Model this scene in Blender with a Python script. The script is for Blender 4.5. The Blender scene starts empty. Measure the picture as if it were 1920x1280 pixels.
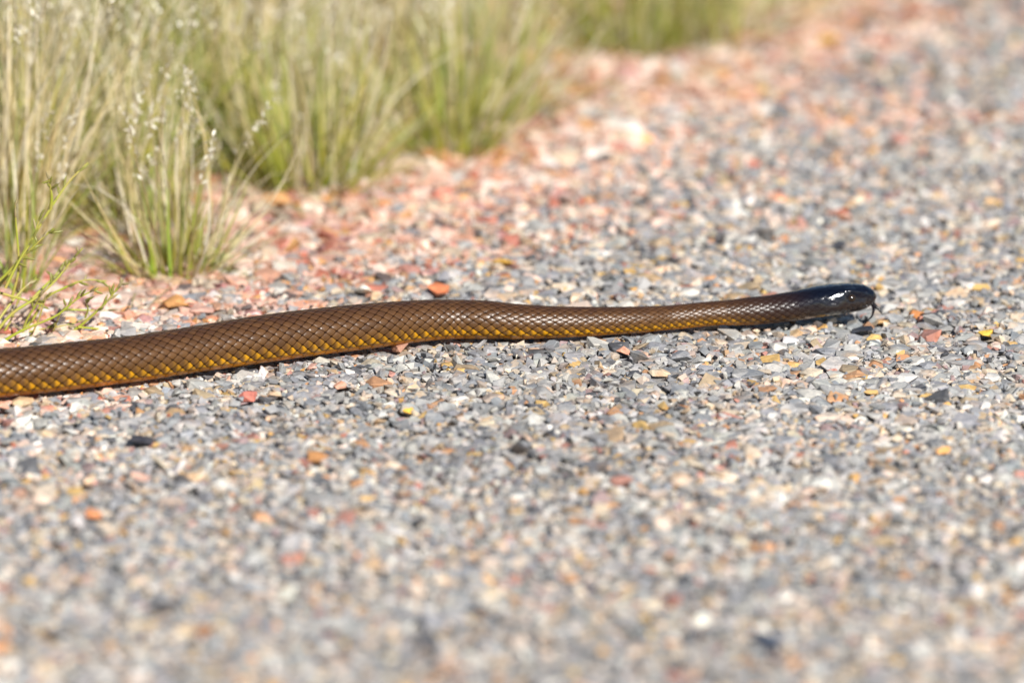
import bpy, bmesh, math, random
import numpy as np
from mathutils import Vector, Matrix, Euler

# ---------------------------------------------------------------- camera, sky, sun, exposure
scene = bpy.context.scene
ELEV = math.radians(14.0)
DIST = 6.44
FOCAL, SENSOR = 400.0, 36.0
CAM = np.array([0.0, -DIST * math.cos(ELEV), DIST * math.sin(ELEV)])
cam_data = bpy.data.cameras.new('camera')
cam_data.lens = FOCAL
cam_data.sensor_width = SENSOR
cam_data.clip_start = 0.1
cam_data.clip_end = 2000.0
cam_data.dof.use_dof = True
cam_data.dof.focus_distance = DIST - 0.055
cam_data.dof.aperture_fstop = 4.3
cam_data.dof.aperture_blades = 9
camera = bpy.data.objects.new('camera', cam_data)
scene.collection.objects.link(camera)
camera.location = CAM
camera.rotation_euler = (math.radians(90) - ELEV, 0, 0)
scene.camera = camera

SUN_AZ = math.radians(24.0)    # measured from the camera's side of the road, positive = towards the right
SUN_EL = math.radians(35.0)
SUN_DIR = Vector((math.sin(SUN_AZ) * math.cos(SUN_EL), -math.cos(SUN_AZ) * math.cos(SUN_EL), math.sin(SUN_EL)))
world = bpy.data.worlds.new('World')
scene.world = world
world.use_nodes = True
wn = world.node_tree
bg = wn.nodes['Background']
sky = wn.nodes.new('ShaderNodeTexSky')
sky.sky_type = 'NISHITA'
sky.sun_disc = False
sky.sun_elevation = SUN_EL
sky.sun_rotation = math.atan2(SUN_DIR.x, SUN_DIR.y)
sky.dust_density = 0.3
wn.links.new(sky.outputs['Color'], bg.inputs['Color'])
bg.inputs['Strength'].default_value = 0.052
sun_data = bpy.data.lights.new('sun', 'SUN')
sun_data.energy = 5.0
sun_data.angle = math.radians(0.53)
sun_data.color = (1.0, 0.965, 0.91)
sun = bpy.data.objects.new('sun', sun_data)
scene.collection.objects.link(sun)
sun.location = SUN_DIR * 5
sun.rotation_euler = SUN_DIR.to_track_quat('Z', 'Y').to_euler()

scene.view_settings.view_transform = 'Standard'
scene.view_settings.look = 'None'
scene.view_settings.exposure = 0.38
scene.view_settings.gamma = 1.0
scene.cycles.use_denoising = True
scene.cycles.max_bounces = 9
scene.cycles.diffuse_bounces = 6
scene.cycles.glossy_bounces = 3
scene.cycles.transmission_bounces = 6
scene.cycles.caustics_reflective = False
scene.cycles.caustics_refractive = False

# ---------------------------------------------------------------- helpers
rng = np.random.default_rng(11)
random.seed(5)
COL = scene.collection
FWD = np.array([0, math.cos(ELEV), -math.sin(ELEV)])
UPV = np.array([0, math.sin(ELEV), math.cos(ELEV)])
KPX = SENSOR / FOCAL / 1920.0


def ray(px, py):
    return FWD + np.array([1.0, 0, 0]) * ((px - 960) * KPX) + UPV * ((640 - py) * KPX)


def on_z(px, py, z=0.0):
    d = ray(px, py)
    return CAM + d * ((z - CAM[2]) / d[2])


def on_y(px, py, y):
    d = ray(px, py)
    return CAM + d * ((y - CAM[1]) / d[1])


def new_mesh(name, verts, faces, smooth=False, col=None, uv=None, attrs=None):
    """faces: (n,3) or (n,4) int array"""
    me = bpy.data.meshes.new(name)
    verts = np.asarray(verts, np.float32)
    faces = np.asarray(faces, np.int32)
    n, k = faces.shape
    me.vertices.add(len(verts))
    me.vertices.foreach_set('co', verts.ravel())
    me.loops.add(n * k)
    me.loops.foreach_set('vertex_index', faces.ravel())
    me.polygons.add(n)
    me.polygons.foreach_set('loop_start', np.arange(0, n * k, k, dtype=np.int32))
    me.polygons.foreach_set('loop_total', np.full(n, k, np.int32))
    me.update(calc_edges=True)
    me.polygons.foreach_set('use_smooth', np.full(n, bool(smooth)))
    if col is not None:
        a = me.attributes.new('tint', 'FLOAT_COLOR', 'POINT')
        c = np.ones((len(verts), 4), np.float32)
        c[:, :3] = col
        a.data.foreach_set('color', c.ravel())
    if uv is not None:
        a = me.attributes.new('lattice', 'FLOAT_VECTOR', 'POINT')
        a.data.foreach_set('vector', np.asarray(uv, np.float32).ravel())
    for nm, val in (attrs or {}).items():
        a = me.attributes.new(nm, 'FLOAT', 'POINT')
        a.data.foreach_set('value', np.asarray(val, np.float32).ravel())
    me.update()
    return me


def link(name, me, mat=None, parent=None, **props):
    o = bpy.data.objects.new(name, me)
    COL.objects.link(o)
    if mat is not None and me is not None and len(me.materials) == 0:
        me.materials.append(mat)
    if parent is not None:
        o.parent = parent
    for k, v in props.items():
        o[k] = v
    return o


class Nodes:
    """tiny helper around a material's node tree"""
    def __init__(self, name):
        self.mat = bpy.data.materials.new(name)
        self.mat.use_nodes = True
        self.t = self.mat.node_tree
        self.bsdf = self.t.nodes['Principled BSDF']
        self.out = self.t.nodes['Material Output']

    def n(self, kind, **kw):
        nd = self.t.nodes.new(kind)
        for k, v in kw.items():
            setattr(nd, k, v)
        return nd

    def put(self, sock, v):
        if isinstance(v, bpy.types.NodeSocket):
            self.t.links.new(v, sock)
        elif v is not None:
            sock.default_value = v

    def m(self, op, a, b=None, c=None):
        nd = self.n('ShaderNodeMath', operation=op)
        for i, v in enumerate((a, b, c)):
            if v is not None:
                self.put(nd.inputs[i], v)
        return nd.outputs[0]

    def step(self, x, lo, hi, a=0.0, b=1.0):
        nd = self.n('ShaderNodeMapRange', interpolation_type='SMOOTHSTEP')
        self.put(nd.inputs[0], x)
        for i, v in enumerate((lo, hi, a, b)):
            self.put(nd.inputs[i + 1], v)
        return nd.outputs[0]

    def mix(self, f, a, b, blend='MIX'):
        nd = self.n('ShaderNodeMix', data_type='RGBA', blend_type=blend)
        self.put(nd.inputs[0], f)
        for s, v in ((nd.inputs[6], a), (nd.inputs[7], b)):
            self.put(s, (*v, 1.0) if isinstance(v, tuple) and len(v) == 3 else v)
        return nd.outputs[2]

    def attr(self, name, out='Color'):
        return self.n('ShaderNodeAttribute', attribute_name=name).outputs[out]

    def noise(self, vec, scale, detail=3.0, rough=0.55, out='Fac'):
        nd = self.n('ShaderNodeTexNoise')
        if vec is not None:
            self.put(nd.inputs['Vector'], vec)
        nd.inputs['Scale'].default_value = scale
        nd.inputs['Detail'].default_value = detail
        nd.inputs['Roughness'].default_value = rough
        return nd.outputs[out]

    def voronoi(self, vec, scale, feature='F1', out='Distance', rnd=1.0):
        nd = self.n('ShaderNodeTexVoronoi', feature=feature)
        if vec is not None:
            self.put(nd.inputs['Vector'], vec)
        nd.inputs['Scale'].default_value = scale
        nd.inputs['Randomness'].default_value = rnd
        return nd.outputs[out]

    def ramp(self, f, stops, interp='LINEAR'):
        nd = self.n('ShaderNodeValToRGB')
        cr = nd.color_ramp
        cr.interpolation = interp
        while len(cr.elements) < len(stops):
            cr.elements.new(0.5)
        for e, (p, c) in zip(cr.elements, stops):
            e.position = p
            e.color = (*c, 1.0)
        self.put(nd.inputs[0], f)
        return nd.outputs[0]

    def bump(self, h, strength, dist):
        nd = self.n('ShaderNodeBump')
        nd.inputs['Strength'].default_value = strength
        nd.inputs['Distance'].default_value = dist
        self.put(nd.inputs['Height'], h)
        self.put(self.bsdf.inputs['Normal'], nd.outputs[0])
        return nd.outputs[0]


def pchip(x, y, xn):
    x = np.asarray(x, float); y = np.asarray(y, float)
    h = np.diff(x); d = np.diff(y) / h
    m = np.zeros(len(x))
    for i in range(1, len(x) - 1):
        if d[i - 1] * d[i] > 0:
            w1 = 2 * h[i] + h[i - 1]; w2 = h[i] + 2 * h[i - 1]
            m[i] = (w1 + w2) / (w1 / d[i - 1] + w2 / d[i])
    m[0], m[-1] = d[0], d[-1]
    xn = np.asarray(xn, float)
    i = np.clip(np.searchsorted(x, xn) - 1, 0, len(x) - 2)
    t = (xn - x[i]) / h[i]
    return ((2*t**3 - 3*t**2 + 1) * y[i] + (t**3 - 2*t**2 + t) * h[i] * m[i]
            + (-2*t**3 + 3*t**2) * y[i+1] + (t**3 - t**2) * h[i] * m[i+1])


def hermite(x, y, xn):
    """smooth cubic through the points (central-difference slopes)"""
    x = np.asarray(x, float); y = np.asarray(y, float)
    m = np.gradient(y, x)
    h = np.diff(x)
    xn = np.asarray(xn, float)
    i = np.clip(np.searchsorted(x, xn) - 1, 0, len(x) - 2)
    t = (xn - x[i]) / h[i]
    return ((2*t**3 - 3*t**2 + 1) * y[i] + (t**3 - 2*t**2 + t) * h[i] * m[i]
            + (-2*t**3 + 3*t**2) * y[i+1] + (t**3 - t**2) * h[i] * m[i+1])


def sstep(x, a, b):
    t = np.clip((x - a) / (b - a), 0, 1)
    return t * t * (3 - 2 * t)


def vnoise(x, y, scale, seed=0):
    """cheap smooth 2-D value noise in 0..1"""
    r = np.random.default_rng(seed)
    tab = r.random((256, 256))
    X = np.asarray(x) * scale + 100.0; Y = np.asarray(y) * scale + 100.0
    xi = np.floor(X).astype(int); yi = np.floor(Y).astype(int)
    fx = X - xi; fy = Y - yi
    fx = fx*fx*(3-2*fx); fy = fy*fy*(3-2*fy)
    g = lambda a, b: tab[a % 256, b % 256]
    return (g(xi, yi)*(1-fx)*(1-fy) + g(xi+1, yi)*fx*(1-fy)
            + g(xi, yi+1)*(1-fx)*fy + g(xi+1, yi+1)*fx*fy)


# the sealed edge of the road runs diagonally away to the right
EDGE_P = np.array([-0.235, 0.0])
EDGE_D = np.array([0.50, 0.866])
EDGE_N = np.array([-0.866, 0.50])       # towards the verge


def verge_dist(x, y):
    return (np.asarray(x) - EDGE_P[0]) * EDGE_N[0] + (np.asarray(y) - EDGE_P[1]) * EDGE_N[1]


# ---------------------------------------------------------------- materials for stone and ground
def stone_colour(N, base, vec):
    v1 = N.noise(vec, 160.0, 4.0, 0.6)
    pale = N.mix(1.0, N.mix(1.0, base, (1.42, 1.36, 1.28), 'MULTIPLY'), (.012, .011, .010), 'ADD')
    c = N.mix(N.step(v1, 0.40, 0.70), base, pale)
    v2 = N.noise(vec, 420.0, 2.0, 0.6)
    c = N.mix(N.step(v2, 0.56, 0.70, 0.0, 0.45), c, N.mix(1.0, base, (.42, .40, .42), 'MULTIPLY'))
    v3 = N.noise(vec, 75.0, 2.0, 0.5)
    return N.mix(N.step(v3, 0.54, 0.68, 0.0, 0.6), c, N.mix(1.0, c, (1.15, .86, .62), 'MULTIPLY'))


def make_stone_mat(name, source):
    N = Nodes(name)
    if source == 'attr':
        base = N.attr('tint')
        vec = N.n('ShaderNodeNewGeometry').outputs['Position']
    else:
        base = N.n('ShaderNodeObjectInfo').outputs['Color']
        vec = N.n('ShaderNodeNewGeometry').outputs['Position']
    N.put(N.bsdf.inputs['Base Color'], stone_colour(N, base, vec))
    N.put(N.bsdf.inputs['Roughness'], N.step(N.noise(vec, 90.0, 2.0), 0.3, 0.7, 0.42, 0.85))
    N.bsdf.inputs['Specular IOR Level'].default_value = 0.45
    N.bump(N.noise(vec, 700.0, 3.0, 0.6), 0.5, 0.0006)
    return N.mat


MAT_GRAVEL = make_stone_mat('crushed_stone', 'attr')
MAT_STONE = make_stone_mat('single_stone', 'object')


def ground_mat(name, stops, soil, cell):
    N = Nodes(name)
    pos = N.n('ShaderNodeNewGeometry').outputs['Position']
    vc = N.voronoi(pos, cell, out='Color')
    sep = N.n('ShaderNodeSeparateColor')
    N.put(sep.inputs[0], vc)
    c = N.ramp(sep.outputs[0], stops, 'CONSTANT')
    c = N.mix(N.noise(pos, 240.0, 4.0), c, N.mix(0.5, c, soil))
    d = N.voronoi(pos, cell)
    c = N.mix(N.step(d, 0.35, 0.6), c, soil)
    N.put(N.bsdf.inputs['Base Color'], c)
    N.bsdf.inputs['Roughness'].default_value = 0.85
    h = N.m('ADD', N.m('MULTIPLY', N.step(d, 0.0, 0.65, 1.0, 0.0), 1.0), N.m('MULTIPLY', N.noise(pos, 400.0), 0.3))
    N.bump(h, 0.9, 0.004)
    return N.mat


ROAD_STOPS = [(0.0, (.27, .28, .30)), (.3, (.36, .35, .35)), (.5, (.5, .48, .45)), (.64, (.6, .5, .38)),
              (.76, (.55, .40, .32)), (.85, (.70, .67, .63)), (.91, (.50, .24, .10)), (.95, (.36, .13, .09)), (.975, (.05, .05, .06))]
VERGE_STOPS = [(0.0, (.52, .31, .24)), (.25, (.52, .25, .16)), (.42, (.62, .47, .38)), (.62, (.70, .62, .55)),
               (.72, (.52, .26, .09)), (.80, (.36, .11, .07)), (.88, (.35, .34, .34)), (.96, (.06, .05, .05))]
MAT_ROAD = ground_mat('sealed_road', ROAD_STOPS, (.30, .29, .28), 120.0)
MAT_VERGE = ground_mat('pink_verge_soil', VERGE_STOPS, (.56, .37, .30), 110.0)
MAT_PLAIN = ground_mat('red_plain', VERGE_STOPS, (.42, .22, .14), 60.0)

# ---------------------------------------------------------------- the snake's course (needed first: the gravel gives way to it)
BELLY_Z = 0.0045
sx = np.array([-30, 0, 75, 150, 250, 375, 475, 540, 640, 690, 765, 815, 840, 915, 955, 1030, 1130, 1205, 1255, 1355, 1379, 1416, 1435, 1472, 1491, 1510, 1547, 1585, 1603, 1619, 1627, 1632, 1636, 1638.5, 1640, 1640.8])
st = np.array([657.8, 655, 648.5, 641, 630.5, 611.5, 595, 586, 575, 570.5, 565, 563, 563, 565, 569.5, 574.5, 576, 575, 573, 564, 561.5, 557, 555.5, 549.5, 546, 541.5, 534.5, 531.2, 531.3, 533.5, 537.5, 541.5, 546.5, 551, 555, 558.5])
sb = np.array([749.3, 746.5, 739, 730.5, 717.5, 698.5, 684.5, 675, 662, 655.5, 645, 639.5, 637.5, 637, 637, 635.5, 630, 624.5, 619.5, 610.5, 611, 610, 608.5, 604.5, 602, 599, 593, 587.5, 584.5, 580.5, 577.5, 575, 572, 569.5, 567, 563.5])
PXM = 1920.0 / (SENSOR / FOCAL)           # pixels per unit slope
pts, rv = [], []
for x, t, b in zip(sx, st, sb):
    mid = 0.5 * (t + b)
    r = 0.5 * (b - t) / PXM * DIST
    for _ in range(3):
        p = on_z(x, mid, BELLY_Z + 0.93 * r)
        r = 0.5 * (b - t) / PXM * float(np.dot(p - CAM, FWD))
    pts.append(p); rv.append(r)
pts = np.array(pts); rv = np.array(rv)
k0 = int(np.where(sx == 1255)[0][0])
for k in range(k0 + 1, len(sx)):          # neck and head: the depth carries on, the head is lifted
    y = pts[k0][1] + (sx[k] - 1255) / 1920 * 0.58 * 0.16
    pts[k] = on_y(sx[k], 0.5 * (st[k] + sb[k]), y)
rh = rv * np.interp(sx, [-30, 640, 1030, 1355, 1435, 1491, 1535, 1585, 1610, 1640], [1.06, 1.06, 1.06, 1.02, 1.04, 1.16, 1.24, 1.16, 1.08, 1.05])
rh[sx > 1634] *= 1.0
# behind the frame: the body goes on over the road edge to the tail
d0 = pts[0] - pts[4]; d0[2] = 0; d0 /= np.linalg.norm(d0)
side = np.array([-d0[1], d0[0], 0])
tail, trv = [], []
LT = 0.78
for s in np.linspace(LT, 0.045, 22):
    f = s / LT
    off = 0.055 * math.sin(f * 5.5) * sstep(f, 0.0, 0.35)
    r = 0.0142 * (1 - f ** 2.2) + 0.0012
    r = float(pchip([0, .15, .35, .6, .85, 1.0], [rv[0], .0146, .0148, .0118, .006, .0015], [f])[0])
    p = pts[0] + d0 * s + side * off
    p[2] = BELLY_Z + 0.93 * r
    tail.append(p); trv.append(r)
tail = np.array(tail); trv = np.array(trv)
P = np.vstack([tail, pts]); RV = np.concatenate([trv, rv]); RH = np.concatenate([trv * 1.06, rh])
PX = np.concatenate([np.linspace(-2600, -140, len(tail)), sx])
arc = np.concatenate([[0], np.cumsum(np.linalg.norm(np.diff(P, axis=0), axis=1))])
LEN = arc[-1]


def snake_at(s):
    c = np.stack([hermite(arc, P[:, i], s) for i in range(3)], 1)
    return c, pchip(arc, RV, s), pchip(arc, RH, s), pchip(arc, PX, s)


sd = np.linspace(0, LEN, 900)
SC, SRV, SRH, SPX = snake_at(sd)


def snake_gap(x, y):
    """horizontal distance to the body's axis in body radii, and the axis' clearance under the belly"""
    d = np.full(len(x), 9.0); clear = np.zeros(len(x)); r = np.full(len(x), .01)
    best = np.full(len(x), 1e9)
    for i in range(0, len(SC), 2):
        q = (x - SC[i, 0])**2 + (y - SC[i, 1])**2
        k = q < best
        best[k] = q[k]; r[k] = SRH[i]; clear[k] = SC[i, 2] - SRV[i] * 0.93
    return np.sqrt(best) / r, clear, r


# ---------------------------------------------------------------- ground sheets
def sheet(name, poly, z, mat):
    bm = bmesh.new()
    vs = [bm.verts.new((x, y, z)) for x, y in poly]
    bm.faces.new(vs)
    me = bpy.data.meshes.new(name)
    bm.to_mesh(me); bm.free()
    return link(name, me, mat, None, kind='structure')


plain = sheet('ground', [(-600, -600), (600, -600), (600, 600), (-600, 600)], -0.014, MAT_PLAIN)


def undulating(name, u0, u1, nu, v0, v1, nv, z, amp, mat, far):
    """a strip along the road: u along the edge, v across it (towards the verge), gently uneven, thick rim"""
    uu = np.sign(np.linspace(u0, u1, nu)) * np.abs(np.linspace(u0, u1, nu)) ** far
    vv = np.linspace(v0, v1, nv)
    U, V = np.meshgrid(uu, vv, indexing='ij')
    jag = (vnoise(U, V * 0 + 3, 22.0, 4) - .5) * 0.03
    Vj = V + jag * np.exp(-(V / 0.05) ** 2)
    X = EDGE_P[0] + EDGE_D[0] * U + EDGE_N[0] * Vj
    Y = EDGE_P[1] + EDGE_D[1] * U + EDGE_N[1] * Vj
    Z = z + amp * (vnoise(X, Y, 14.0, 7) - .5)
    vid = np.arange(nu * nv).reshape(nu, nv)
    f = np.stack([vid[:-1, :-1], vid[:-1, 1:], vid[1:, 1:], vid[1:, :-1]], -1).reshape(-1, 4)[:, ::-1]
    me = new_mesh(name, np.stack([X, Y, Z], -1).reshape(-1, 3), f, True)
    return link(name, me, mat, None, kind='structure')


road = undulating('road', -6.5, 6.5, 160, -6.5, 0.0, 130, -0.001, 0.0015, MAT_ROAD, 1.6)
verge = undulating('verge', -6.5, 6.5, 160, -0.02, 4.0, 100, -0.005, 0.004, MAT_VERGE, 1.6)

# ---------------------------------------------------------------- stones
def hull_proto(r, n, flat, bevel):
    bm = bmesh.new()
    ex = np.array([1.0, r.uniform(.62, .95), flat * r.uniform(.75, 1.3)])
    for _ in range(n):
        p = r.normal(size=3)
        p /= (np.abs(p) ** 3.2).sum() ** (1 / 3.2)
        p = p * ex * r.uniform(.82, 1.0)
        bm.verts.new(p)
    res = bmesh.ops.convex_hull(bm, input=bm.verts)
    bmesh.ops.delete(bm, geom=[v for v in bm.verts if not v.link_faces], context='VERTS')
    bmesh.ops.dissolve_limit(bm, angle_limit=math.radians(14), verts=bm.verts, edges=bm.edges)
    if bevel:
        bmesh.ops.bevel(bm, geom=list(bm.edges), offset=bevel, segments=1, affect='EDGES', clamp_overlap=True)
    bmesh.ops.triangulate(bm, faces=bm.faces)
    bmesh.ops.recalc_face_normals(bm, faces=bm.faces)
    bm.verts.index_update()
    v = np.array([q.co[:] for q in bm.verts]); f = np.array([[w.index for w in t.verts] for t in bm.faces])
    bm.free()
    v -= 0.5 * (v.max(0) + v.min(0))
    v /= np.abs(v[:, 0]).max() * 2           # length 1
    return v, f


pr = np.random.default_rng(3)
HI = [hull_proto(pr, pr.integers(11, 18), pr.choice([.28, .36, .45, .6]), .035) for _ in range(44)]
LO = [hull_proto(pr, pr.integers(9, 13), pr.choice([.3, .4, .5, .62]), 0) for _ in range(36)]
FINE = [hull_proto(pr, 7, .6, 0) for _ in range(16)]

# stone kinds, as linear reflectance
ROAD_PAL = [((.215, .225, .245), 24), ((.285, .285, .29), 20), ((.37, .36, .345), 16), ((.47, .455, .43), 10), ((.56, .46, .345), 9),
            ((.53, .42, .345), 6), ((.62, .60, .56), 5), ((.40, .29, .17), 4), ((.50, .25, .11), 1.7), ((.38, .16, .12), 1.2),
            ((.56, .35, .10), 1.7), ((.035, .038, .05), 3.2), ((.30, .20, .20), 2)]
VERGE_PAL = [((.55, .33, .255), 22), ((.53, .27, .18), 12), ((.66, .50, .42), 23), ((.64, .59, .54), 9), ((.55, .28, .09), 6),
             ((.36, .105, .065), 7), ((.32, .31, .30), 8), ((.47, .38, .28), 11), ((.055, .045, .05), 3), ((.40, .20, .19), 5)]


def pick(pal, n):
    w = np.array([p[1] for p in pal], float)
    idx = rng.choice(len(pal), n, p=w / w.sum())
    c = np.array([p[0] for p in pal])[idx]
    lum = rng.normal(1, .13, (n, 1)).clip(.65, 1.4)
    return (c * lum * rng.normal(1, .018, (n, 3))).clip(.02, .82)


def colours(x, y):
    d = verge_dist(x, y) + (vnoise(x, y, 9, 21) - .5) * .16 + rng.normal(0, .035, len(x))
    far = np.clip((np.asarray(y) - .1) / 1.2, 0, 1) * .03
    isv = rng.random(len(x)) < sstep(d + far, -.17, .03)
    c = pick(ROAD_PAL, len(x)); cv = pick(VERGE_PAL, len(x))
    c[isv] = cv[isv]
    c = c * .86 + np.where(isv[:, None], np.array([.50, .37, .31]), np.array([.365, .355, .345])) * .14     # a film of dust
    c = c * (.84 + .2 * vnoise(x, y, 4.5, 77) * (.6 + .8 * vnoise(x, y, 17, 78)))[:, None]
    return c, isv


def rot_mats(n, tilt):
    yaw = rng.uniform(0, 2 * np.pi, n); az = rng.uniform(0, 2 * np.pi, n); ti = np.abs(rng.normal(0, tilt, n)).clip(0, 1.1)
    cy, sy = np.cos(yaw), np.sin(yaw)
    R1 = np.zeros((n, 3, 3)); R1[:, 0, 0] = cy; R1[:, 0, 1] = -sy; R1[:, 1, 0] = sy; R1[:, 1, 1] = cy; R1[:, 2, 2] = 1
    k = np.stack([np.cos(az), np.sin(az), np.zeros(n)], 1)
    K = np.zeros((n, 3, 3)); K[:, 0, 2] = k[:, 1]; K[:, 1, 2] = -k[:, 0]; K[:, 2, 0] = -k[:, 1]; K[:, 2, 1] = k[:, 0]
    I = np.eye(3)[None]
    s = np.sin(ti)[:, None, None]; c = (1 - np.cos(ti))[:, None, None]
    return (I + s * K + c * (K @ K)) @ R1


def half_w(y):
    return (6.25 + y) * (SENSOR / FOCAL) * 0.5


class Bed:
    """a bed of stones: positions, turns, sizes, colours, mesh kind"""
    def __init__(self, x, y, size, tilt, protos, sink, lift=0.0):
        n = len(x)
        self.protos = protos
        self.x, self.y, self.size = x, y, size
        self.R = rot_mats(n, tilt)
        self.k = rng.integers(0, len(protos), n)
        self.col, self.isv = colours(x, y)
        hz = np.array([np.ptp(p[0][:, 2]) for p in protos])[self.k] * size
        self.z = hz * (0.5 - sink) + lift * rng.random(n) * size
        self.hz = hz
        # relief of the bed, lower on the verge soil
        self.z = self.z + 0.0015 * (vnoise(x, y, 14.0, 7) - .5) + 0.004 * (vnoise(x, y, 30.0, 8) - .5) - np.where(verge_dist(x, y) > 0, .003, 0)
        g, clear, r = snake_gap(x, y)
        # stones under the body are pressed flat below the belly
        under = g < 1.0 + 0.35 * size / r
        top = self.z + 0.62 * hz
        self.z = np.where(under, np.minimum(self.z, clear - 0.0020 + np.clip(g - .6, 0, 1) * r * .55 - 0.62 * hz), self.z)
        nearb = (g < 2.4)
        lim = clear.clip(0, .004) + .0028 + np.clip(g - 1.2, 0, 2) * .002 - .5 * hz
        self.z = np.where(nearb & ~under, np.minimum(self.z, lim), self.z)
        self.keep = np.ones(n, bool)

    def build(self, name, parent, mask, mat):
        V, F, C = [], [], []
        off = 0
        for k, (v, f) in enumerate(self.protos):
            i = np.where(mask & (self.k == k))[0]
            if len(i) == 0:
                continue
            w = np.einsum('nij,vj->nvi', self.R[i], v) * self.size[i][:, None, None]
            w += np.stack([self.x[i], self.y[i], self.z[i]], 1)[:, None, :]
            V.append(w.reshape(-1, 3))
            F.append((f[None] + (np.arange(len(i)) * len(v))[:, None, None]).reshape(-1, 3) + off)
            C.append(np.repeat(self.col[i], len(v), 0))
            off += len(i) * len(v)
        if not V:
            return None
        me = new_mesh(name, np.vstack(V), np.vstack(F), False, np.vstack(C))
        return link(name, me, mat, parent, kind='stuff')


def jitter_grid(x0, x1, y0, y1, p):
    gx = np.arange(x0, x1, p); gy = np.arange(y0, y1, p * .92)
    X, Y = np.meshgrid(gx, gy)
    X = X + (np.arange(len(gy)) % 2)[:, None] * p * .5
    X = (X + rng.uniform(-.48, .48, X.shape) * p).ravel(); Y = (Y + rng.uniform(-.48, .48, Y.shape) * p).ravel()
    return X, Y


STONE_MESH = []
for v, f in HI:
    me = new_mesh('stone_mesh', v, f, False)
    me.materials.append(MAT_STONE)
    STONE_MESH.append(me)


def place_stone(name, k, loc, R, size, col, parent=None):
    o = link(name, STONE_MESH[k], None, parent)
    M = Matrix([list(R[0]) + [0], list(R[1]) + [0], list(R[2]) + [0], [0, 0, 0, 1]])
    o.matrix_world = Matrix.Translation(Vector(loc)) @ M @ Matrix.Scale(size, 4)
    o.color = (*[float(c) for c in col], 1.0)
    return o


# single stones the eye picks out: px, py in the photograph, width in px, flatness, colour, label, category words
SINGLE = [
    (822, 549, 40, (.52, .17, .075), 'orange red stone lying just behind the high bulge of the snake'),
    (682, 546, 36, (.74, .70, .62), 'white stone behind the snake, left of the orange red stone'),
    (1652, 600, 27, (.58, .36, .16), 'flat orange pebble under the tip of the snake\'s tongue'),
    (1617, 617, 46, (.028, .034, .05), 'flat blue black slate chip in front of the snake\'s head'),
    (466, 746, 40, (.52, .17, .13), 'pinkish red stone on the road below the left part of the snake'),
    (748, 652, 37, (.36, .19, .13), 'red brown stone wedged against the yellow belly of the snake'),
    (453, 694, 28, (.03, .03, .035), 'small black stone touching the snake\'s lower edge'),
    (640, 722, 33, (.60, .33, .23), 'salmon pink pebble on the road below the middle of the snake'),
    (1578, 400, 34, (.28, .055, .03), 'dark red stone out on the road above the snake\'s head'),
    (1263, 217, 32, (.25, .06, .03), 'dark red stone far back at the edge of the verge'),
    (1552, 78, 56, (.62, .34, .05), 'large yellow ochre stone far back beside the grass'),
    (946, 492, 50, (.60, .34, .06), 'flat yellow stone behind the snake'),
    (42, 758, 50, (.50, .36, .22), 'large tan stone in front of the snake at the frame edge'),
    (122, 742, 19, (.55, .52, .50), 'small pale grey pebble standing upright against the snake\'s belly'),
    (360, 912, 32, (.80, .78, .76), 'round white pebble in the blurred road in front'),
    (168, 903, 34, (.74, .60, .46), 'cream pebble in the blurred road, left of the white one'),
    (262, 824, 56, (.035, .035, .045), 'long charcoal stone lying on the road in front'),
    (765, 768, 24, (.70, .42, .07), 'small yellow pebble in a hollow of the road'),
    (595, 858, 46, (.42, .20, .075), 'orange brown stone in the blurred road in front'),
    (176, 962, 40, (.62, .25, .11), 'orange stone low in the blurred road'),
    (1236, 697, 50, (.46, .38, .28), 'wide flat tan stone on the road right of the middle'),
    (1168, 661, 34, (.55, .27, .18), 'rough salmon stone below the thin part of the snake'),
    (1528, 542, 62, (.045, .05, .06), 'dark slate stone half hidden behind the snake\'s neck'),
    (1570, 462, 38, (.045, .05, .065), 'dark grey stone on the road behind the snake\'s head'),
    (1718, 592, 34, (.56, .23, .08), 'rust orange stone on the road right of the tongue'),
    (1440, 1206, 60, (.06, .075, .11), 'blurred dark blue grey stone at the very front of the road'),
    (520, 378, 60, (.56, .30, .13), 'large ochre stone on the verge at the foot of the grass'),
    (330, 570, 58, (.50, .25, .09), 'large brownish orange stone on the verge behind the snake'),
    (1848, 628, 34, (.70, .45, .07), 'bright yellow stone on the road near the right edge'),
    (1768, 842, 34, (.62, .33, .12), 'amber stone in the blurred road below the snake\'s head'),
]
s_pos = []
for i, (px, py, w, c, lab) in enumerate(SINGLE):
    g = on_z(px, py, .003)
    s_pos.append((g[0], g[1], .86 * w / PXM * float(np.dot(g - CAM, FWD))))
s_pos = np.array(s_pos)


def near_single(x, y):
    m = np.zeros(len(x), bool)
    for a, b, s in s_pos:
        m |= ((x - a)**2 + (y - b)**2) < (s * .46)**2
        # nothing tall right in front of it
        m |= (np.abs(x - a) < s * .42) & (y < b) & (y > b - .02)
    return m


# main bed
X, Y = jitter_grid(-.62, .62, -.86, 1.30, .0069)
inside = np.abs(X) < half_w(Y) + .13
X, Y = X[inside], Y[inside]
size = np.exp(rng.normal(math.log(.0089), .25, len(X))).clip(.0045, .0145)
size *= .92 + .2 * vnoise(X, Y, 6, 71)
vd = verge_dist(X, Y)
size *= np.where(vd > -.03, 1.25, 1.0)
sharp = (Y > -.26) & (Y < .22) & (np.abs(X) < half_w(Y) + .02)
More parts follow.
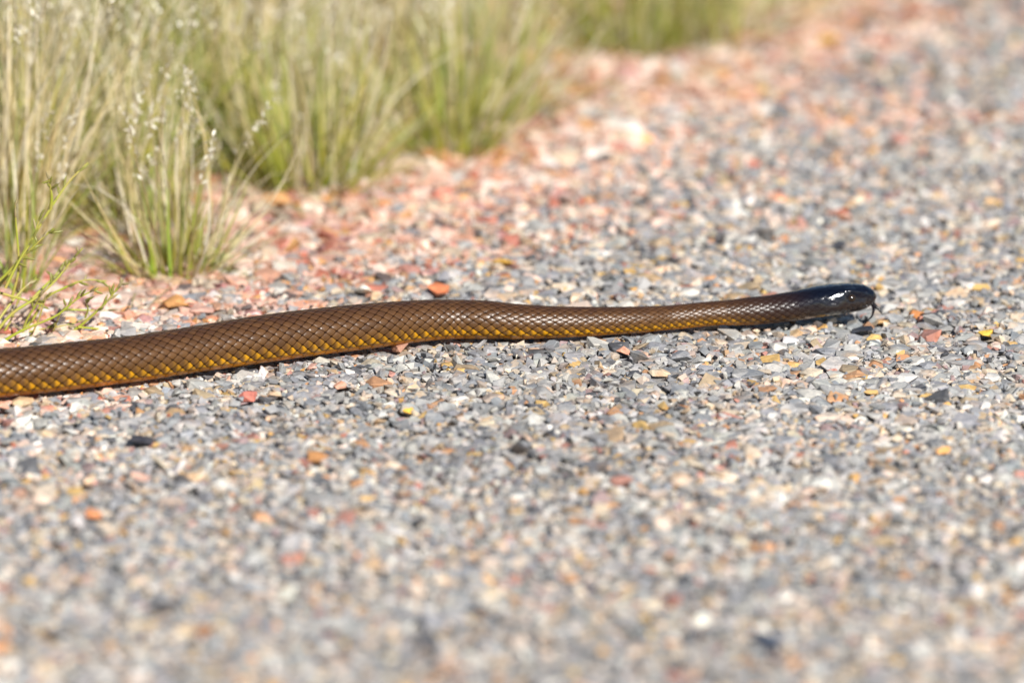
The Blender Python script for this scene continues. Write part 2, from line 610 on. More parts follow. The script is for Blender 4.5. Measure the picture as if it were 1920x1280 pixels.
# thin the verge under the grass
dens = np.where(vd > .16, .55, 1.0)
keep = rng.random(len(X)) < dens
X, Y, size, sharp = X[keep], Y[keep], size[keep], sharp[keep]
bed_a = Bed(X[sharp], Y[sharp], size[sharp], .20, HI, .30, .05)
bed_b = Bed(X[~sharp], Y[~sharp], size[~sharp], .21, LO, .30, .05)
X, Y = jitter_grid(-.50, .50, -.80, 1.15, .0052)
inside = (np.abs(X) < half_w(Y) + .04) & (verge_dist(X, Y) < .2)
X, Y = X[inside], Y[inside]
bed_f = Bed(X, Y, np.exp(rng.normal(math.log(.0042), .22, len(X))), .4, FINE, .12, .42)
# wider, coarser surroundings outside the picture
X, Y = jitter_grid(-1.4, 1.4, -1.6, 2.2, .0125)
outside = (verge_dist(X, Y) < .25) & ((np.abs(X) > half_w(Y) + .125) | (Y < -.85) | (Y > 1.29))
X, Y = X[outside], Y[outside]
bed_o = Bed(X, Y, np.exp(rng.normal(math.log(.0115), .25, len(X))), .3, FINE, .3, .0)

# the 300 stones of the road (and 120 of the verge) that show largest become pieces of their own
ok = (~near_single(bed_a.x, bed_a.y)) & (np.abs(bed_a.x) < half_w(bed_a.y))
bed_a.keep &= ~near_single(bed_a.x, bed_a.y)
bed_b.keep &= ~near_single(bed_b.x, bed_b.y)
bed_f.keep &= ~near_single(bed_f.x, bed_f.y)
g, _, _ = snake_gap(bed_a.x, bed_a.y)
score = bed_a.size * np.where((bed_a.y > -.2) & (bed_a.y < .12), 1, .6) + bed_a.z
score[~ok | (g < 1.0)] = -1
for parent, sel, num in ((road, verge_dist(bed_a.x, bed_a.y) <= 0, 300), (verge, verge_dist(bed_a.x, bed_a.y) > 0, 120)):
    sc = np.where(sel, score, -1)
    for i in np.argsort(-sc)[:num]:
        if sc[i] <= 0:
            break
        place_stone('stone', int(bed_a.k[i]), (bed_a.x[i], bed_a.y[i], bed_a.z[i]), bed_a.R[i], float(bed_a.size[i]), bed_a.col[i], parent)
        bed_a.keep[i] = False
for bed, nm in ((bed_a, 'gravel'), (bed_b, 'gravel'), (bed_f, 'grit'), (bed_o, 'gravel')):
    on_v = verge_dist(bed.x, bed.y) > 0
    bed.build(nm, road, bed.keep & ~on_v, MAT_GRAVEL)
    bed.build(nm, verge, bed.keep & on_v, MAT_GRAVEL)

flat = np.array([np.ptp(v[:, 2]) for v, f in HI])
low = [int(i) for i in np.argsort(flat)[:16]]
tall = [int(i) for i in np.argsort(-flat)[:20]]
for i, (px, py, w, c, lab) in enumerate(SINGLE):
    x, y, s = s_pos[i]
    k = low[(i * 5 + 3) % 16] if ('flat' in lab or 'slate' in lab or 'long' in lab) else tall[i % 20]
    yaw = rng.uniform(-.5, .5); tl = rng.uniform(-.12, .18)
    R = np.array((Euler((tl, rng.uniform(-.15, .15), yaw)).to_matrix()))
    hz = np.ptp((HI[k][0] @ R.T)[:, 2]) * s
    o = place_stone('pebble', k, (x, y, hz * .46 + .0012), R, s * 1.03, c)
    o['label'] = lab; o['category'] = 'stone'; o['group'] = 'single stones that stand out on the gravel'

# ---------------------------------------------------------------- the snake
PHI0, ROWS = math.radians(-38), 23
per_u = 9
ss = np.linspace(0, LEN, 6000)
_, r_, _, px_ = snake_at(ss)
pitch = .0029 + .34 * r_
u_of_s = np.concatenate([[0], np.cumsum(.5 * (2 / pitch[1:] + 2 / pitch[:-1]) * np.diff(ss))])
u_px0 = np.interp(-40, px_, u_of_s)
u_head = np.interp(1500, px_, u_of_s)
u_tip = u_of_s[-1]
us = np.concatenate([np.arange(.02, u_px0, 2 / 4), np.arange(u_px0, u_head, 2 / per_u)])
s_rings = np.interp(us, u_of_s, ss)
s_headstart = s_rings[-1]
s_rings = np.concatenate([s_rings, np.arange(s_headstart + .0004, LEN - .0035, .0004), LEN - .0035 * (1 - np.linspace(0, 1, 26)) ** 1.8])
u_r = np.interp(s_rings, ss, u_of_s)
C, rv_, rh_, px = snake_at(s_rings)
T = np.gradient(C, s_rings, axis=0)
# keep the frame steady at the blunt snout
for _ in range(3):
    T[1:-1] = .25 * T[:-2] + .5 * T[1:-1] + .25 * T[2:]
T /= np.linalg.norm(T, axis=1)[:, None]
U = np.array([0, 0, 1.0])[None] - T * T[:, 2:3]
U /= np.linalg.norm(U, axis=1)[:, None]
S = np.cross(T, U)
nd = ROWS * 7
v_d = np.linspace(0, ROWS, nd + 1)
nb = 18
roww = 1 + .42 * np.exp(-((np.minimum(v_d, ROWS - v_d) - .8) / 2.6) ** 2)
roww = np.concatenate([[0], np.cumsum(.5 * (roww[1:] + roww[:-1]))]); roww /= roww[-1]
phi = np.concatenate([PHI0 + roww * (math.pi - 2 * PHI0), (math.pi - PHI0) + np.linspace(0, 1, nb + 1)[1:-1] * (math.pi + 2 * PHI0)])
v_all = np.concatenate([v_d, -np.sin(np.linspace(0, 1, nb + 1)[1:-1] * math.pi) * 2.0])
nk = len(phi); nr = len(s_rings)
PHI = np.broadcast_to(phi, (nr, nk)); VV = np.broadcast_to(v_all, (nr, nk)) + np.where(np.broadcast_to(v_all, (nr, nk)) > 1.5, .14, 0) * (vnoise(np.broadcast_to(u_r[:, None], (nr, nk)), np.broadcast_to(v_all, (nr, nk)), .27, 92) - .5) * 2 * np.where(np.broadcast_to(v_all, (nr, nk)) < ROWS - 1.5, 1, 0); UU = u_r[:, None] + .16 * (vnoise(np.broadcast_to(u_r[:, None], (nr, nk)), np.broadcast_to(v_all, (nr, nk)), .31, 91) - .5) * 2
hf = sstep(px, 1470, 1560)                      # how much head
ct, sn = np.cos(PHI), np.sin(PHI)
ex = 2.15 + .5 * hf[:, None]
rad = (np.abs(ct) ** ex + np.abs(sn) ** ex) ** (-1 / ex)
cx, sy_ = ct * rad, sn * rad
flatb = np.where(sy_ < 0, sy_ * .93, sy_)
cx = cx * (1 - .10 * np.clip(sy_, 0, 1) ** 2 * (1 - hf[:, None]))   # slightly roofed back
# scale relief
a = UU + VV; b = UU - VV
da = a - 2 * np.round(a / 2); db = b - 2 * np.round(b / 2)
du = (da + db) / 2; dv = (da - db) / 2
ed = 1 - (np.abs(da) ** 5 + np.abs(db) ** 5) ** .2
dors = (VV > 0).astype(float) * (VV < ROWS)
h = sstep(ed, -.03, .16) * .30 + (1 - np.clip(da**2 * .5 + db**2 * .5, 0, 1)) * 1.25 - du * .12
# belly scutes: broad bands
uv2 = (UU / 2 + .25) % 1.0
hv = (1 - uv2) * .5 * sstep(uv2, 0, .12)
amp = (.00036 * np.clip(rv_ / .0135, .25, 1))[:, None] * (1 - sstep(px, 1455, 1530))[:, None]
relief = np.where(dors > 0, h, hv) * amp
# head: brow ridge, groove of the mouth, lip scales
pxr = px[:, None]
phid = np.degrees(PHI)
phis = np.where(phid > 90, 180 - phid, phid)    # both sides alike
mouth_phi = np.interp(pxr, [1530, 1560, 1600, 1625, 1636], [-46, -44, -40, -30, -14])
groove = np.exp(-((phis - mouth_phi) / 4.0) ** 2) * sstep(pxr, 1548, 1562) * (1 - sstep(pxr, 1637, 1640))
brow = np.exp(-((phis - 40) / 11) ** 2) * np.exp(-((pxr - 1592) / 17) ** 2)
socket = np.exp(-((phis - 14) / 15) ** 2) * np.exp(-((pxr - 1592) / 9) ** 2)
lore = np.exp(-((phis - 12) / 16) ** 2) * np.exp(-((pxr - 1612) / 10) ** 2)
nost = np.exp(-((phis - 10) / 7) ** 2) * np.exp(-((pxr - 1629) / 2.2) ** 2)
cheek = np.exp(-((phis + 14) / 22) ** 2) * np.exp(-((pxr - 1555) / 22) ** 2)
lipc = np.cos((pxr - 1540) / 9.5 * 2 * math.pi)
lips = np.exp(-((phis - (mouth_phi + 13)) / 8) ** 2) * sstep(pxr, 1550, 1565) * (1 - sstep(pxr, 1632, 1637)) * lipc
chin = np.exp(-((phis - (mouth_phi - 12)) / 7) ** 2) * sstep(pxr, 1555, 1570) * (1 - sstep(pxr, 1632, 1637)) * lipc
relief = relief - groove * .0013 + brow * .0013 - socket * .0008 - lore * .0008 - nost * .0006 + cheek * .0011 + (lips + chin) * .00040
# large plates on the crown: shallow seams
seam_x = sum(np.exp(-((pxr - q + 4 * np.cos(np.radians(phid - 90) * 1.5)) / 1.6) ** 2) for q in (1553, 1578, 1603, 1619, 1630))
seam_p = sum(np.exp(-((phid - q) / 2.5) ** 2) for q in (62, 118)) * sstep(pxr, 1552, 1557) * (1 - sstep(pxr, 1620, 1626))
crown = sstep(phis, 22, 34) * sstep(pxr, 1540, 1550)
relief = relief - (np.clip(seam_x, 0, 1) * crown + seam_p) * .00018
nrm = np.stack([ct / rh_[:, None], sn / rv_[:, None]], -1)
nrm /= np.linalg.norm(nrm, axis=-1, keepdims=True)
rel = relief * np.clip(rv_ / .004, 0, 1)[:, None]
pos = C[:, None, :] + S[:, None, :] * (cx * rh_[:, None] + nrm[..., 0] * rel)[..., None] + U[:, None, :] * (flatb * rv_[:, None] + nrm[..., 1] * rel)[..., None]
verts = pos.reshape(-1, 3)
vid = np.arange(nr * nk).reshape(nr, nk)
nx = np.roll(vid, -1, 1)
faces = np.stack([vid[:-1], vid[1:], nx[1:], nx[:-1]], -1).reshape(-1, 4)
# close the two ends with a fan squeezed into quads
tipv = len(verts); verts = np.vstack([verts, C[-1] + T[-1] * .0002, C[0] - T[0] * .002])
last, first = vid[-1], vid[0]
capA = np.stack([last, np.full(nk, tipv), np.full(nk, tipv), np.roll(last, -1)], -1)
lat = np.stack([UU, VV, np.broadcast_to(px[:, None] / 1640.0, (nr, nk))], -1).reshape(-1, 3)
lat = np.vstack([lat, [[u_tip, 5, 1]], [[0, 5, -1]]])
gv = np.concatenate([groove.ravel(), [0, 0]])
# which way do the faces look?
fm = faces[len(faces) // 3]
q = verts[fm]; nn = np.cross(q[1] - q[0], q[2] - q[0])
ring = fm[0] // nk
if np.dot(nn, q[0] - C[ring]) < 0:
    faces = faces[:, ::-1]
tri_cap = np.concatenate([np.stack([last, np.roll(last, -1), np.full(nk, tipv)], -1), np.stack([np.roll(first, -1), first, np.full(nk, tipv + 1)], -1)])
me = bpy.data.meshes.new('snake')
fl = faces.tolist() + tri_cap.tolist()
me.from_pydata(verts.tolist(), [], fl)
me.polygons.foreach_set('use_smooth', np.ones(len(me.polygons), bool))
at = me.attributes.new('lattice', 'FLOAT_VECTOR', 'POINT'); at.data.foreach_set('vector', lat.astype(np.float32).ravel())
at = me.attributes.new('groove', 'FLOAT', 'POINT'); at.data.foreach_set('value', gv.astype(np.float32))
me.update()

N = Nodes('snake_skin')
lt = N.attr('lattice', 'Vector')
sp = N.n('ShaderNodeSeparateXYZ'); N.put(sp.inputs[0], lt)
u, v, w = sp.outputs
wpx = N.m('MULTIPLY', w, 1640.0)


def cell(x):
    rr = N.m('MULTIPLY', N.m('ROUND', N.m('MULTIPLY', x, .5)), 2.0)
    return N.m('SUBTRACT', x, rr), rr


va = N.m('ABSOLUTE', N.m('SUBTRACT', N.m('ABSOLUTE', v), 0.0))
fa, ra = cell(N.m('ADD', u, v)); fb, rb = cell(N.m('SUBTRACT', u, v))
da_ = N.m('ABSOLUTE', fa); db_ = N.m('ABSOLUTE', fb)
pn = N.m('POWER', N.m('ADD', N.m('POWER', da_, 5.0), N.m('POWER', db_, 5.0)), .2)
edge = N.m('SUBTRACT', 1.0, pn)
line = N.step(edge, .02, .12, 1.0, 0.0)
dun = N.m('MULTIPLY', N.m('ADD', fa, fb), .5)                     # -1 tail side .. 1 head side of one scale
vrow = N.m('MULTIPLY', N.m('SUBTRACT', ra, rb), .5)               # row number of this scale
vrow = N.m('MINIMUM', vrow, N.m('SUBTRACT', float(ROWS), vrow))  # same on both flanks
cmb = N.n('ShaderNodeCombineXYZ'); N.put(cmb.inputs[0], ra); N.put(cmb.inputs[1], rb)
wh = N.n('ShaderNodeTexWhiteNoise', noise_dimensions='2D'); N.put(wh.inputs[0], cmb.outputs[0])
rnd = wh.outputs['Value']
pos_ = N.n('ShaderNodeNewGeometry').outputs['Position']
brown = N.mix(N.step(vrow, 3.0, 10.0), (.112, .052, .016), (.058, .025, .0135))
brown = N.mix(N.m('MULTIPLY', rnd, .5), brown, (.150, .070, .024))
brown = N.mix(N.step(N.noise(pos_, 260.0), .35, .75, 0, .45), brown, (.045, .022, .012))
yell = N.mix(N.step(dun, -.45, .35), (.15, .070, .008), (.66, .31, .008))
yf = N.m('MULTIPLY', N.step(vrow, .8, 2.6, 1.0, 0.0), N.step(N.m('ADD', dun, N.m('MULTIPLY', vrow, -.25)), -.95, .1, .25, 1.0))
yf = N.m('MULTIPLY', yf, N.step(rnd, .0, .9, .62, 1.0))
c = N.mix(yf, brown, yell)
c = N.mix(N.step(rnd, .93, .95, 0.0, .35), c, (.03, .015, .009))
c = N.mix(N.m('MULTIPLY', line, .94), c, (.012, .006, .005))
belly = N.mix(N.step(N.m('FRACT', N.m('ADD', N.m('MULTIPLY', u, .5), .25)), .0, .15), (.20, .075, .008), (.60, .235, .014))
isb = N.step(v, -.02, .06, 1.0, 0.0)
c = N.mix(isb, c, belly)
# neck darkens to a black head, the jaw stays brownish
c = N.mix(N.step(wpx, 1300.0, 1450.0, 0.0, .90), c, (.024, .012, .010))
head = N.mix(N.step(v, .5, 5.5), (.020, .012, .009), (.003, .004, .010))  # brownish jaw; the crown's blue is sky sheen put into the base colour
c = N.mix(N.step(wpx, 1430.0, 1540.0), c, head)
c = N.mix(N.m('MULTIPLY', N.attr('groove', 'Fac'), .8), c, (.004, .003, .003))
N.put(N.bsdf.inputs['Base Color'], c)
N.put(N.bsdf.inputs['Roughness'], N.step(wpx, 1440.0, 1560.0, .34, .13))
N.put(N.bsdf.inputs['Specular IOR Level'], N.m('MULTIPLY', N.step(edge, .03, .30, .04, .5), N.step(v, -.05, .1, .5, 1.0)))
N.put(N.bsdf.inputs['Coat Weight'], N.step(wpx, 1450.0, 1550.0, 0.0, 1.0))
N.bsdf.inputs['Coat Roughness'].default_value = .06
hs_ = N.m('MULTIPLY', N.step(N.voronoi(pos_, 360.0), .0, .75), N.step(wpx, 1490.0, 1570.0, 0.0, .6))
hb = N.m('ADD', N.m('MULTIPLY', N.noise(pos_, 900.0, 2.0), .4), hs_)
N.bump(hb, .6, .0005)
snake = link('snake', me, N.mat, None, label='long brown snake with yellow lower flank and glossy black head crossing the gravel', category='snake')

# eyes
NE = Nodes('eye')
NE.put(NE.bsdf.inputs['Base Color'], (.010, .007, .005, 1))
NE.bsdf.inputs['Roughness'].default_value = .14
NE.bsdf.inputs['Coat Roughness'].default_value = .12
NE.bsdf.inputs['Coat Weight'].default_value = 1.0
NI = Nodes('iris')
NI.put(NI.bsdf.inputs['Base Color'], (.03, .018, .011, 1))
NI.bsdf.inputs['Roughness'].default_value = .1
ir = int(np.argmin(np.abs(px - 1592)))


def ball(r, sx_=1, nseg=20, nring=14, z0=-1.0):
    th = np.linspace(0, math.pi, nring + 1)
    V = [(r * math.sin(t) * math.cos(p), r * math.sin(t) * math.sin(p), r * math.cos(t)) for t in th for p in np.arange(nseg) / nseg * 2 * math.pi]
    F = [[i * nseg + j, (i + 1) * nseg + j, (i + 1) * nseg + (j + 1) % nseg, i * nseg + (j + 1) % nseg] for i in range(nring) for j in range(nseg)]
    return np.array(V), np.array(F)


for sgn in (1, -1):
    ph = math.radians(16)
    k = int(np.argmin(np.abs(phi - (ph if sgn > 0 else math.pi - ph))))
    sp_ = pos[ir, k]
    outw = S[ir] * (ct[ir, k]) + U[ir] * (sn[ir, k]); outw /= np.linalg.norm(outw)
    V, F = ball(.0025)
    me = new_mesh('eye', V, F, True); 
    eye = link('eye', me, NE.mat, snake, label='round dark shining eye')
    eye.location = Vector(sp_ - outw * .0008)
    eye.rotation_euler = Vector(outw).to_track_quat('Z', 'Y').to_euler()
    # iris ring round the pupil
    V, F = ball(.00253, nring=24)
    sel = [f for f in F if .0011 < np.hypot(V[f][:, 0], V[f][:, 1]).mean() < .0020 and V[f][:, 2].mean() > 0]
    me = new_mesh('iris', V, np.array(sel), True)
    link('iris', me, NI.mat, eye)


def tube(path, radii, nseg=7):
    path = np.asarray(path, float); n = len(path)
    radii = np.broadcast_to(radii, (n,))
    t = np.gradient(path, axis=0); t /= np.linalg.norm(t, axis=1)[:, None] + 1e-12
    ref = np.array([.3, 1.0, .2])
    a1 = np.cross(t, ref); a1 /= np.linalg.norm(a1, axis=1)[:, None]
    a2 = np.cross(t, a1)
    ang = np.arange(nseg) / nseg * 2 * math.pi
    V = (path[:, None] + radii[:, None, None] * (a1[:, None] * np.cos(ang)[None, :, None] + a2[:, None] * np.sin(ang)[None, :, None])).reshape(-1, 3)
    i = np.arange(n * nseg).reshape(n, nseg); j = np.roll(i, -1, 1)
    F = np.stack([i[:-1], j[:-1], j[1:], i[1:]], -1).reshape(-1, 4)
    return V, F


NT = Nodes('tongue')
NT.put(NT.bsdf.inputs['Base Color'], (.008, .006, .008, 1))
NT.bsdf.inputs['Roughness'].default_value = .25
ty = pts[-1][1]


def pixel_curve(pix, y0, y1, n=14):
    pix = np.array(pix, float); t = np.linspace(0, 1, len(pix)); tn = np.linspace(0, 1, n)
    xs, ys = hermite(t, pix[:, 0], tn), hermite(t, pix[:, 1], tn)
    return np.array([on_y(a, b, y0 + (y1 - y0) * f) for a, b, f in zip(xs, ys, tn)])


V, F = tube(pixel_curve([(1626, 567), (1633, 568), (1637, 571)], ty, ty, 8), [.0011] * 8, 8)
tongue = link('tongue', new_mesh('tongue', V, F, True), NT.mat, snake, label='black forked tongue')
for pix, y1, r0 in (([(1635.5, 569), (1643, 575), (1650, 583), (1655, 590)], ty - .004, .0014), ([(1635.5, 569), (1638, 579), (1636, 590), (1630, 598), (1624, 604)], ty - .012, .0011)):
    V, F = tube(pixel_curve(pix, ty, y1, 18), np.linspace(r0, .00018, 18), 7)
    link('tine', new_mesh('tine', V, F, True), NT.mat, tongue)

# ---------------------------------------------------------------- grass
NG = Nodes('grass_blade')
tint = NG.attr('tint')
gp = NG.n('ShaderNodeNewGeometry').outputs['Position']
gc = NG.mix(NG.step(NG.noise(gp, 60.0), .35, .7, 0, .15), tint, (.45, .36, .18))
dif = NG.n('ShaderNodeBsdfDiffuse'); tr = NG.n('ShaderNodeBsdfTranslucent'); gl = NG.n('ShaderNodeBsdfGlossy')
for s in (dif, tr):
    NG.put(s.inputs['Color'], gc)
gl.inputs['Roughness'].default_value = .38
mx = NG.n('ShaderNodeMixShader'); mx.inputs[0].default_value = .28
NG.put(mx.inputs[1], dif.outputs[0]); NG.put(mx.inputs[2], tr.outputs[0])
mx2 = NG.n('ShaderNodeMixShader'); mx2.inputs[0].default_value = .05
NG.put(mx2.inputs[1], mx.outputs[0]); NG.put(mx2.inputs[2], gl.outputs[0])
NG.put(NG.out.inputs['Surface'], mx2.outputs[0])
MAT_GRASS = NG.mat


def blades(bx, by, length, az, lean, curl, width, c_base, c_tip, seg=6):
    """curved tapering blades; all arguments per blade; returns verts, faces, colours, tips, tip directions"""
    n = len(bx)
    t = np.linspace(0, 1, seg + 1)
    th = lean[:, None] + curl[:, None] * t[None] ** 1.6
    ds = (length / seg)[:, None]
    hx = np.concatenate([np.zeros((n, 1)), np.cumsum(np.sin(th[:, :-1]) * ds, 1)], 1)
    hz = np.concatenate([np.zeros((n, 1)), np.cumsum(np.cos(th[:, :-1]) * ds, 1)], 1)
    ca, sa = np.cos(az)[:, None], np.sin(az)[:, None]
    X = bx[:, None] + hx * ca; Y = by[:, None] + hx * sa; Z = -.004 + hz
    tw = rng.uniform(0, math.pi, n)[:, None] + rng.uniform(-.6, .6, n)[:, None] * t[None]
    wv = width[:, None] * (1 - t[None] ** 2.2 * .88) * .5
    wx, wy = np.cos(tw) * wv, np.sin(tw) * wv
    A = np.stack([X + wx, Y + wy, Z], -1); B = np.stack([X - wx, Y - wy, Z], -1)
    V = np.stack([A, B], 2).reshape(n, (seg + 1) * 2, 3)
    i = np.arange(seg) * 2
    f1 = np.stack([i, i + 1, i + 3, i + 2], -1)
    F = (f1[None] + (np.arange(n) * (seg + 1) * 2)[:, None, None]).reshape(-1, 4)
    col = c_base[:, None, :] * (1 - t[None, :, None]) + c_tip[:, None, :] * t[None, :, None]
    col = np.repeat(col[:, :, None, :], 2, 2).reshape(-1, 3)
    pathp = np.stack([X, Y, Z], -1)
    return V.reshape(-1, 3), F, col, pathp


GREEN = np.array([[.29, .36, .012], [.38, .41, .020], [.20, .33, .020], [.46, .43, .04]])
STRAW = np.array([[.78, .66, .41], [.82, .72, .51], [.70, .56, .29], [.84, .77, .62], [.70, .61, .34]])


def tuft_arrays(cx, cy, rad, n, hgt, dry, lean_sd=.38, tilt=(0, 0), width=(.0012, .0026)):
    a = rng.uniform(0, 2 * np.pi, n); q = np.sqrt(rng.random(n)) * rad
    bx, by = cx + np.cos(a) * q, cy + np.sin(a) * q
    az = a + rng.normal(0, .6, n)
    lean = np.abs(rng.normal(.08, lean_sd, n)).clip(0, 1.25) * (.4 + .9 * q / rad)
    curl = rng.normal(.25, .5, n)
    flop = rng.random(n) < .10
    lean = np.where(flop, rng.uniform(.8, 1.35, n), lean)
    bent = rng.random(n) < .12
    curl = np.where(bent, rng.uniform(.9, 2.0, n), curl)
    length = hgt * rng.uniform(.5, 1.12, n) * (1 - .25 * lean)
    isdry = rng.random(n) < dry
    length = np.where(isdry, length, length * .72)
    g = GREEN[rng.integers(0, len(GREEN), n)] * rng.uniform(.75, 1.25, (n, 1))
    s = STRAW[rng.integers(0, len(STRAW), n)] * rng.uniform(.8, 1.15, (n, 1))
    cb = np.where(isdry[:, None], s * .95 + g * .05, g); ct_ = np.where(isdry[:, None], s, g * .62 + s * .38)
    wd = rng.uniform(*width, n) * np.where(isdry, .8, 1.0)
    return dict(bx=bx, by=by, length=length, az=az, lean=lean, curl=curl, width=wd, c_base=cb, c_tip=ct_), isdry


def sub(d, m):
    return {k: v[m] for k, v in d.items()}


def seed_heads(paths, per=14, spread=.0018, size=.0016, span=.36, colr=(.76, .71, .58)):
    """small papery spikelets round the top of dry stems"""
    n = len(paths)
    if n == 0:
        return None
    t = 1 - rng.random((n, per)) * span
    m = paths.shape[1] - 1
    f = t * m; i = np.clip(np.floor(f).astype(int), 0, m - 1); fr = (f - i)[..., None]
    idx = np.arange(n)[:, None]
    p = paths[idx, i] * (1 - fr) + paths[idx, i + 1] * fr
    p = p + rng.normal(0, spread, p.shape)
    a = rng.normal(size=p.shape); a[..., 2] = np.abs(a[..., 2]) + .6
    a /= np.linalg.norm(a, axis=-1, keepdims=True)
    b = np.cross(a, rng.normal(size=p.shape)); b /= np.linalg.norm(b, axis=-1, keepdims=True)
    L = size * rng.uniform(.7, 1.6, p.shape[:2])[..., None]
    V = np.stack([p - a * L, p + b * L * .38, p + a * L, p - b * L * .38], 2).reshape(-1, 3)
    F = np.arange(len(V)).reshape(-1, 4)
    c = np.repeat((np.array(colr)[None] * rng.uniform(.75, 1.2, (n * per, 1))).clip(0, .85), 4, 0)
    return V, F, c


def build_tuft(label, px, py, rad, n, hgt, dry, heads=14, **kw):
    g = on_z(px, py, -.003)
    root = bpy.data.objects.new('grass_tuft', None)
    COL.objects.link(root)
    root.location = (g[0], g[1], -.003)
    root['label'] = label; root['category'] = 'grass tuft'; root['group'] = 'grass tufts along the road edge'
    d, isdry = tuft_arrays(0, 0, rad, n, hgt, dry, **kw)
    for nm, m in (('green_blades', ~isdry), ('dry_blades', isdry)):
        V, F, c, paths = blades(**sub(d, m))
        link(nm, new_mesh(nm, V, F, True, c), MAT_GRASS, root)
    hsel = np.argsort(-paths[:, -1, 2])[:heads]
    sh = seed_heads(paths[hsel], 30)
    if sh:
        link('seed_heads', new_mesh('seed_heads', sh[0], sh[1], False, sh[2]), MAT_GRASS, root, kind='stuff')
    return root


TUFTS = [
    ('fanned grass tuft with pale dry blades standing nearest behind the snake', 322, 512, .026, 190, .125, .5, 10, dict(lean_sd=.72)),
    ('green and straw grass tuft behind the nearest one, reaching over red stones', 560, 355, .034, 300, .165, .34, 12, dict(lean_sd=.6)),
    ('low green grass clump between the two larger tufts at the red stones', 640, 340, .022, 150, .12, .3, 5, dict(lean_sd=.65)),
    ('dense grass tuft with bright green foot jutting furthest onto the pink stones', 835, 292, .026, 230, .15, .36, 10, dict(lean_sd=.6)),
    ('grass tuft with dark shaded foot behind the one jutting onto the stones', 905, 228, .030, 260, .17, .38, 10, dict(lean_sd=.5)),
    ('broad green tuft at the top standing apart beyond a pink gap', 1175, 100, .034, 250, .16, .3, 8, dict(lean_sd=.65)),
    ('blurred olive tuft at the top next to the broad green one', 1310, 84, .034, 220, .14, .4, 6, dict(lean_sd=.7)),
    ('small straw coloured tuft at the far end of the grass edge', 1470, 32, .026, 120, .08, .7, 4, dict(lean_sd=.6)),
    ('tall tuft of dry stalks with green foot at the left frame edge', 20, 470, .026, 190, .21, .66, 16, {}),
    ('sparse low tuft of bent yellow green blades nearest the left edge', 30, 545, .020, 60, .11, .45, 3, dict(lean_sd=.7)),
    ('loose tuft of grey green blades behind the nearest tuft', 235, 420, .030, 220, .15, .5, 10, dict(lean_sd=.45)),
    ('vivid green tuft in the middle of the dry grass', 425, 318, .026, 230, .18, .2, 6, {}),
]
for lab, px_t, py_t, rad_, n_, h_, dry_, hd, kw in TUFTS:
    build_tuft(lab, px_t, py_t, rad_, n_, h_, dry_, hd, **kw)

# the mass of dry grass behind, nobody could count it
VV_, FF_, CC_ = [], [], []
off = 0
centres = []
tuft_xy = [on_z(t[1], t[2], 0)[:2] for t in TUFTS] + [on_z(a_, b_, 0)[:2] for a_, b_ in ((735, 300), (740, 265), (1050, 105), (1060, 70), (700, 320), (150, 480), (110, 500))]
for _ in range(5200):
    x = rng.uniform(-1.6, 1.5); y = rng.uniform(.16, 2.2)
    vdist = float(verge_dist(x, y))
    if vdist < .075 + .11 * vnoise(np.array([x]), np.array([y]), 6, 31)[0] or vdist > 1.3:
        continue
    if abs(x) > half_w(y) + .27:
        continue
    if vdist < .22 and rng.random() < .45:
        continue
    if any((x - q[0])**2 + (y - q[1])**2 < .055**2 for q in tuft_xy):
        continue
    gimg = y
    if any((x - q[0])**2 + (y - q[1])**2 < .042**2 for q in centres):
        continue
    centres.append((x, y))
for (x, y) in centres:
    near_edge = float(verge_dist(x, y)) < .2
    green = vnoise(np.array([x]), np.array([y]), 7, 44)[0]
    if near_edge:
        d, isdry = tuft_arrays(x, y, .026, 60, rng.uniform(.10, .17), float(np.clip(.8 - green * .55, .28, .75)), .4)
    else:
        d, isdry = tuft_arrays(x, y, .034, 64, rng.uniform(.17, .32), float(.97 - .6 * sstep(green, .52, .78)), .42)
    V, F, c, paths = blades(**d, seg=4)
    VV_.append(V); FF_.append(F + off); CC_.append(c); off += len(V)
    dp = paths[isdry]
    if len(dp):
        hs = seed_heads(dp[np.argsort(-dp[:, -1, 2])[:26]], 20, .0024, .0022)
        VV_.append(hs[0]); FF_.append(hs[1] + off); CC_.append(hs[2]); off += len(hs[0])
mass = link('grass', new_mesh('grass', np.vstack(VV_), np.vstack(FF_), True, np.vstack(CC_)), MAT_GRASS, None,
            kind='stuff', label='tall dry straw coloured grass with pale seed heads filling the verge', category='grass')

# fallen straw and litter on the verge
n = 900
lu = rng.uniform(-.35, 1.5, n); lv = np.abs(rng.normal(.13, .06, n)).clip(.02, .4)
lx = EDGE_P[0] + EDGE_D[0] * lu + EDGE_N[0] * lv; ly = EDGE_P[1] + EDGE_D[1] * lu + EDGE_N[1] * lv
la = rng.uniform(0, 2 * np.pi, n); ll = rng.uniform(.012, .055, n)
lc = STRAW[rng.integers(0, len(STRAW), n)] * rng.uniform(.5, .95, (n, 1))
V, F, c_, _ = blades(lx, ly, ll, la, rng.uniform(1.45, 1.6, n), rng.normal(0, .15, n), rng.uniform(.0008, .0018, n), lc, lc, 4)
V[:, 2] += .0085
link('fallen_straw', new_mesh('fallen_straw', V, F, True, c_), MAT_GRASS, verge, kind='stuff')

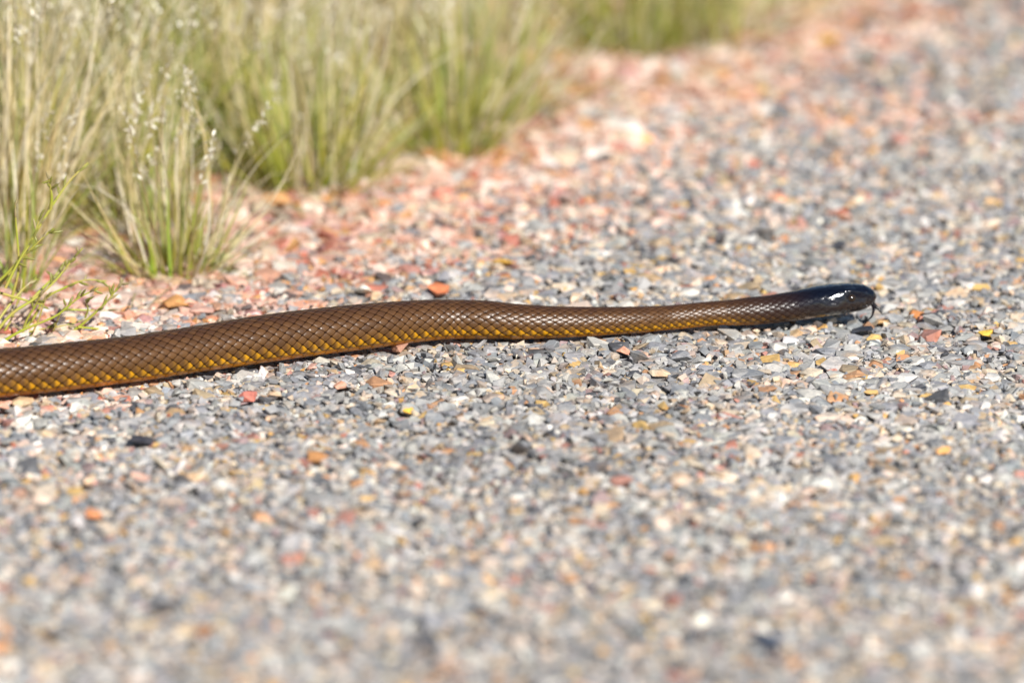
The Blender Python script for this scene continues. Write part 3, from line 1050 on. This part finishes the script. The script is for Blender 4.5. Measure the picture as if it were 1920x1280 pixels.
# wispy green seeding grass right behind the snake at the left
root = bpy.data.objects.new('seeding_grass', None)
COL.objects.link(root)
b0 = on_z(-14, 640, 0)
root.location = b0
root['label'] = 'wispy bright green seeding grass stems leaning over the snake at the left edge'
root['category'] = 'grass plant'
STEMS = [
    ([(-60, 590), (-10, 545), (40, 480), (95, 390), (130, 340), (165, 305)], .00075, 9),
    ([(-20, 640), (20, 590), (65, 560), (100, 530), (125, 500), (155, 465)], .00065, 9),
    ([(-10, 650), (40, 620), (105, 592), (145, 560), (185, 540)], .0006, 6),
    ([(100, 645), (145, 615), (180, 585), (205, 560), (231, 525)], .00065, 12),
    ([(20, 645), (60, 600), (85, 560), (120, 540), (160, 525), (200, 527)], .0006, 6),
    ([(-40, 560), (0, 525), (30, 495), (55, 470), (100, 428)], .0007, 14),
    ([(-30, 540), (10, 552), (45, 562), (80, 572)], .0007, 2),
    ([(145, 613), (180, 616), (220, 622), (250, 628)], .00045, 4),
    ([(55, 635), (70, 605), (82, 570), (88, 555)], .0004, 2),
    ([(80, 645), (100, 620), (112, 590), (125, 570)], .0004, 2),
    ([(-5, 645), (12, 615), (25, 590), (40, 540)], .0005, 3),
    ([(-20, 660), (25, 634), (62, 620), (110, 612), (150, 603)], .00045, 3),
    ([(120, 580), (150, 581), (180, 582), (206, 582)], .0004, 1),
    ([(22, 560), (35, 500), (30, 420), (28, 380)], .0006, 2),
    ([(10, 540), (35, 490), (60, 450), (78, 398)], .0006, 5),
    ([(95, 392), (97, 370), (94, 350), (91, 335)], .0007, 6),
    ([(40, 640), (48, 605), (68, 570), (80, 545)], .0006, 4),
    ([(-20, 625), (15, 575), (45, 540), (68, 522)], .0006, 5),
    ([(60, 560), (85, 535), (103, 517), (120, 490)], .0005, 7),
    ([(160, 595), (165, 580), (162, 570), (160, 562)], .0004, 2),
]
NS = Nodes('green_stem')
sc_ = NS.mix(NS.step(NS.noise(NS.n('ShaderNodeNewGeometry').outputs['Position'], 55.0), .38, .66), (.36, .40, .04), (.44, .36, .09))
NS.put(NS.bsdf.inputs['Base Color'], sc_)
NS.bsdf.inputs['Roughness'].default_value = .45
for pix, r0, ns in STEMS:
    y0 = rng.uniform(.0, .03)
    path = pixel_curve(pix, y0, y0 + rng.uniform(-.02, .03), 20)
    loc = path - b0
    V, F = tube(loc, np.linspace(r0, r0 * .35, 20) * 1.6, 6)
    stem = link('stem', new_mesh('stem', V, F, True), NS.mat, root)
    VS, FS, CS = [], [], []
    for k in range(ns):
        f = 1 - .5 * (k / max(1, ns))
        j = int(np.clip(f * 19, 1, 18)); p = loc[j]
        t = loc[j + 1] - loc[j - 1]; t /= np.linalg.norm(t)
        d = t + rng.normal(0, .45, 3); d /= np.linalg.norm(d)
        L = rng.uniform(.0045, .009)
        qv, qf = tube([p, p + d * L * .3, p + d * L * .7, p + d * L], [.0003, .0008, .0007, .0001], 5)
        VS.append(qv); FS.append(qf + len(qv) * k)
        cc = np.array([.30, .30, .06]) if rng.random() < .6 else np.array([.50, .42, .22])
        CS.append(np.tile(cc, (len(qv), 1)))
    link('seed_spikelets', new_mesh('seed_spikelets', np.vstack(VS), np.vstack(FS), True, np.vstack(CS)), MAT_GRASS, stem, kind='stuff')
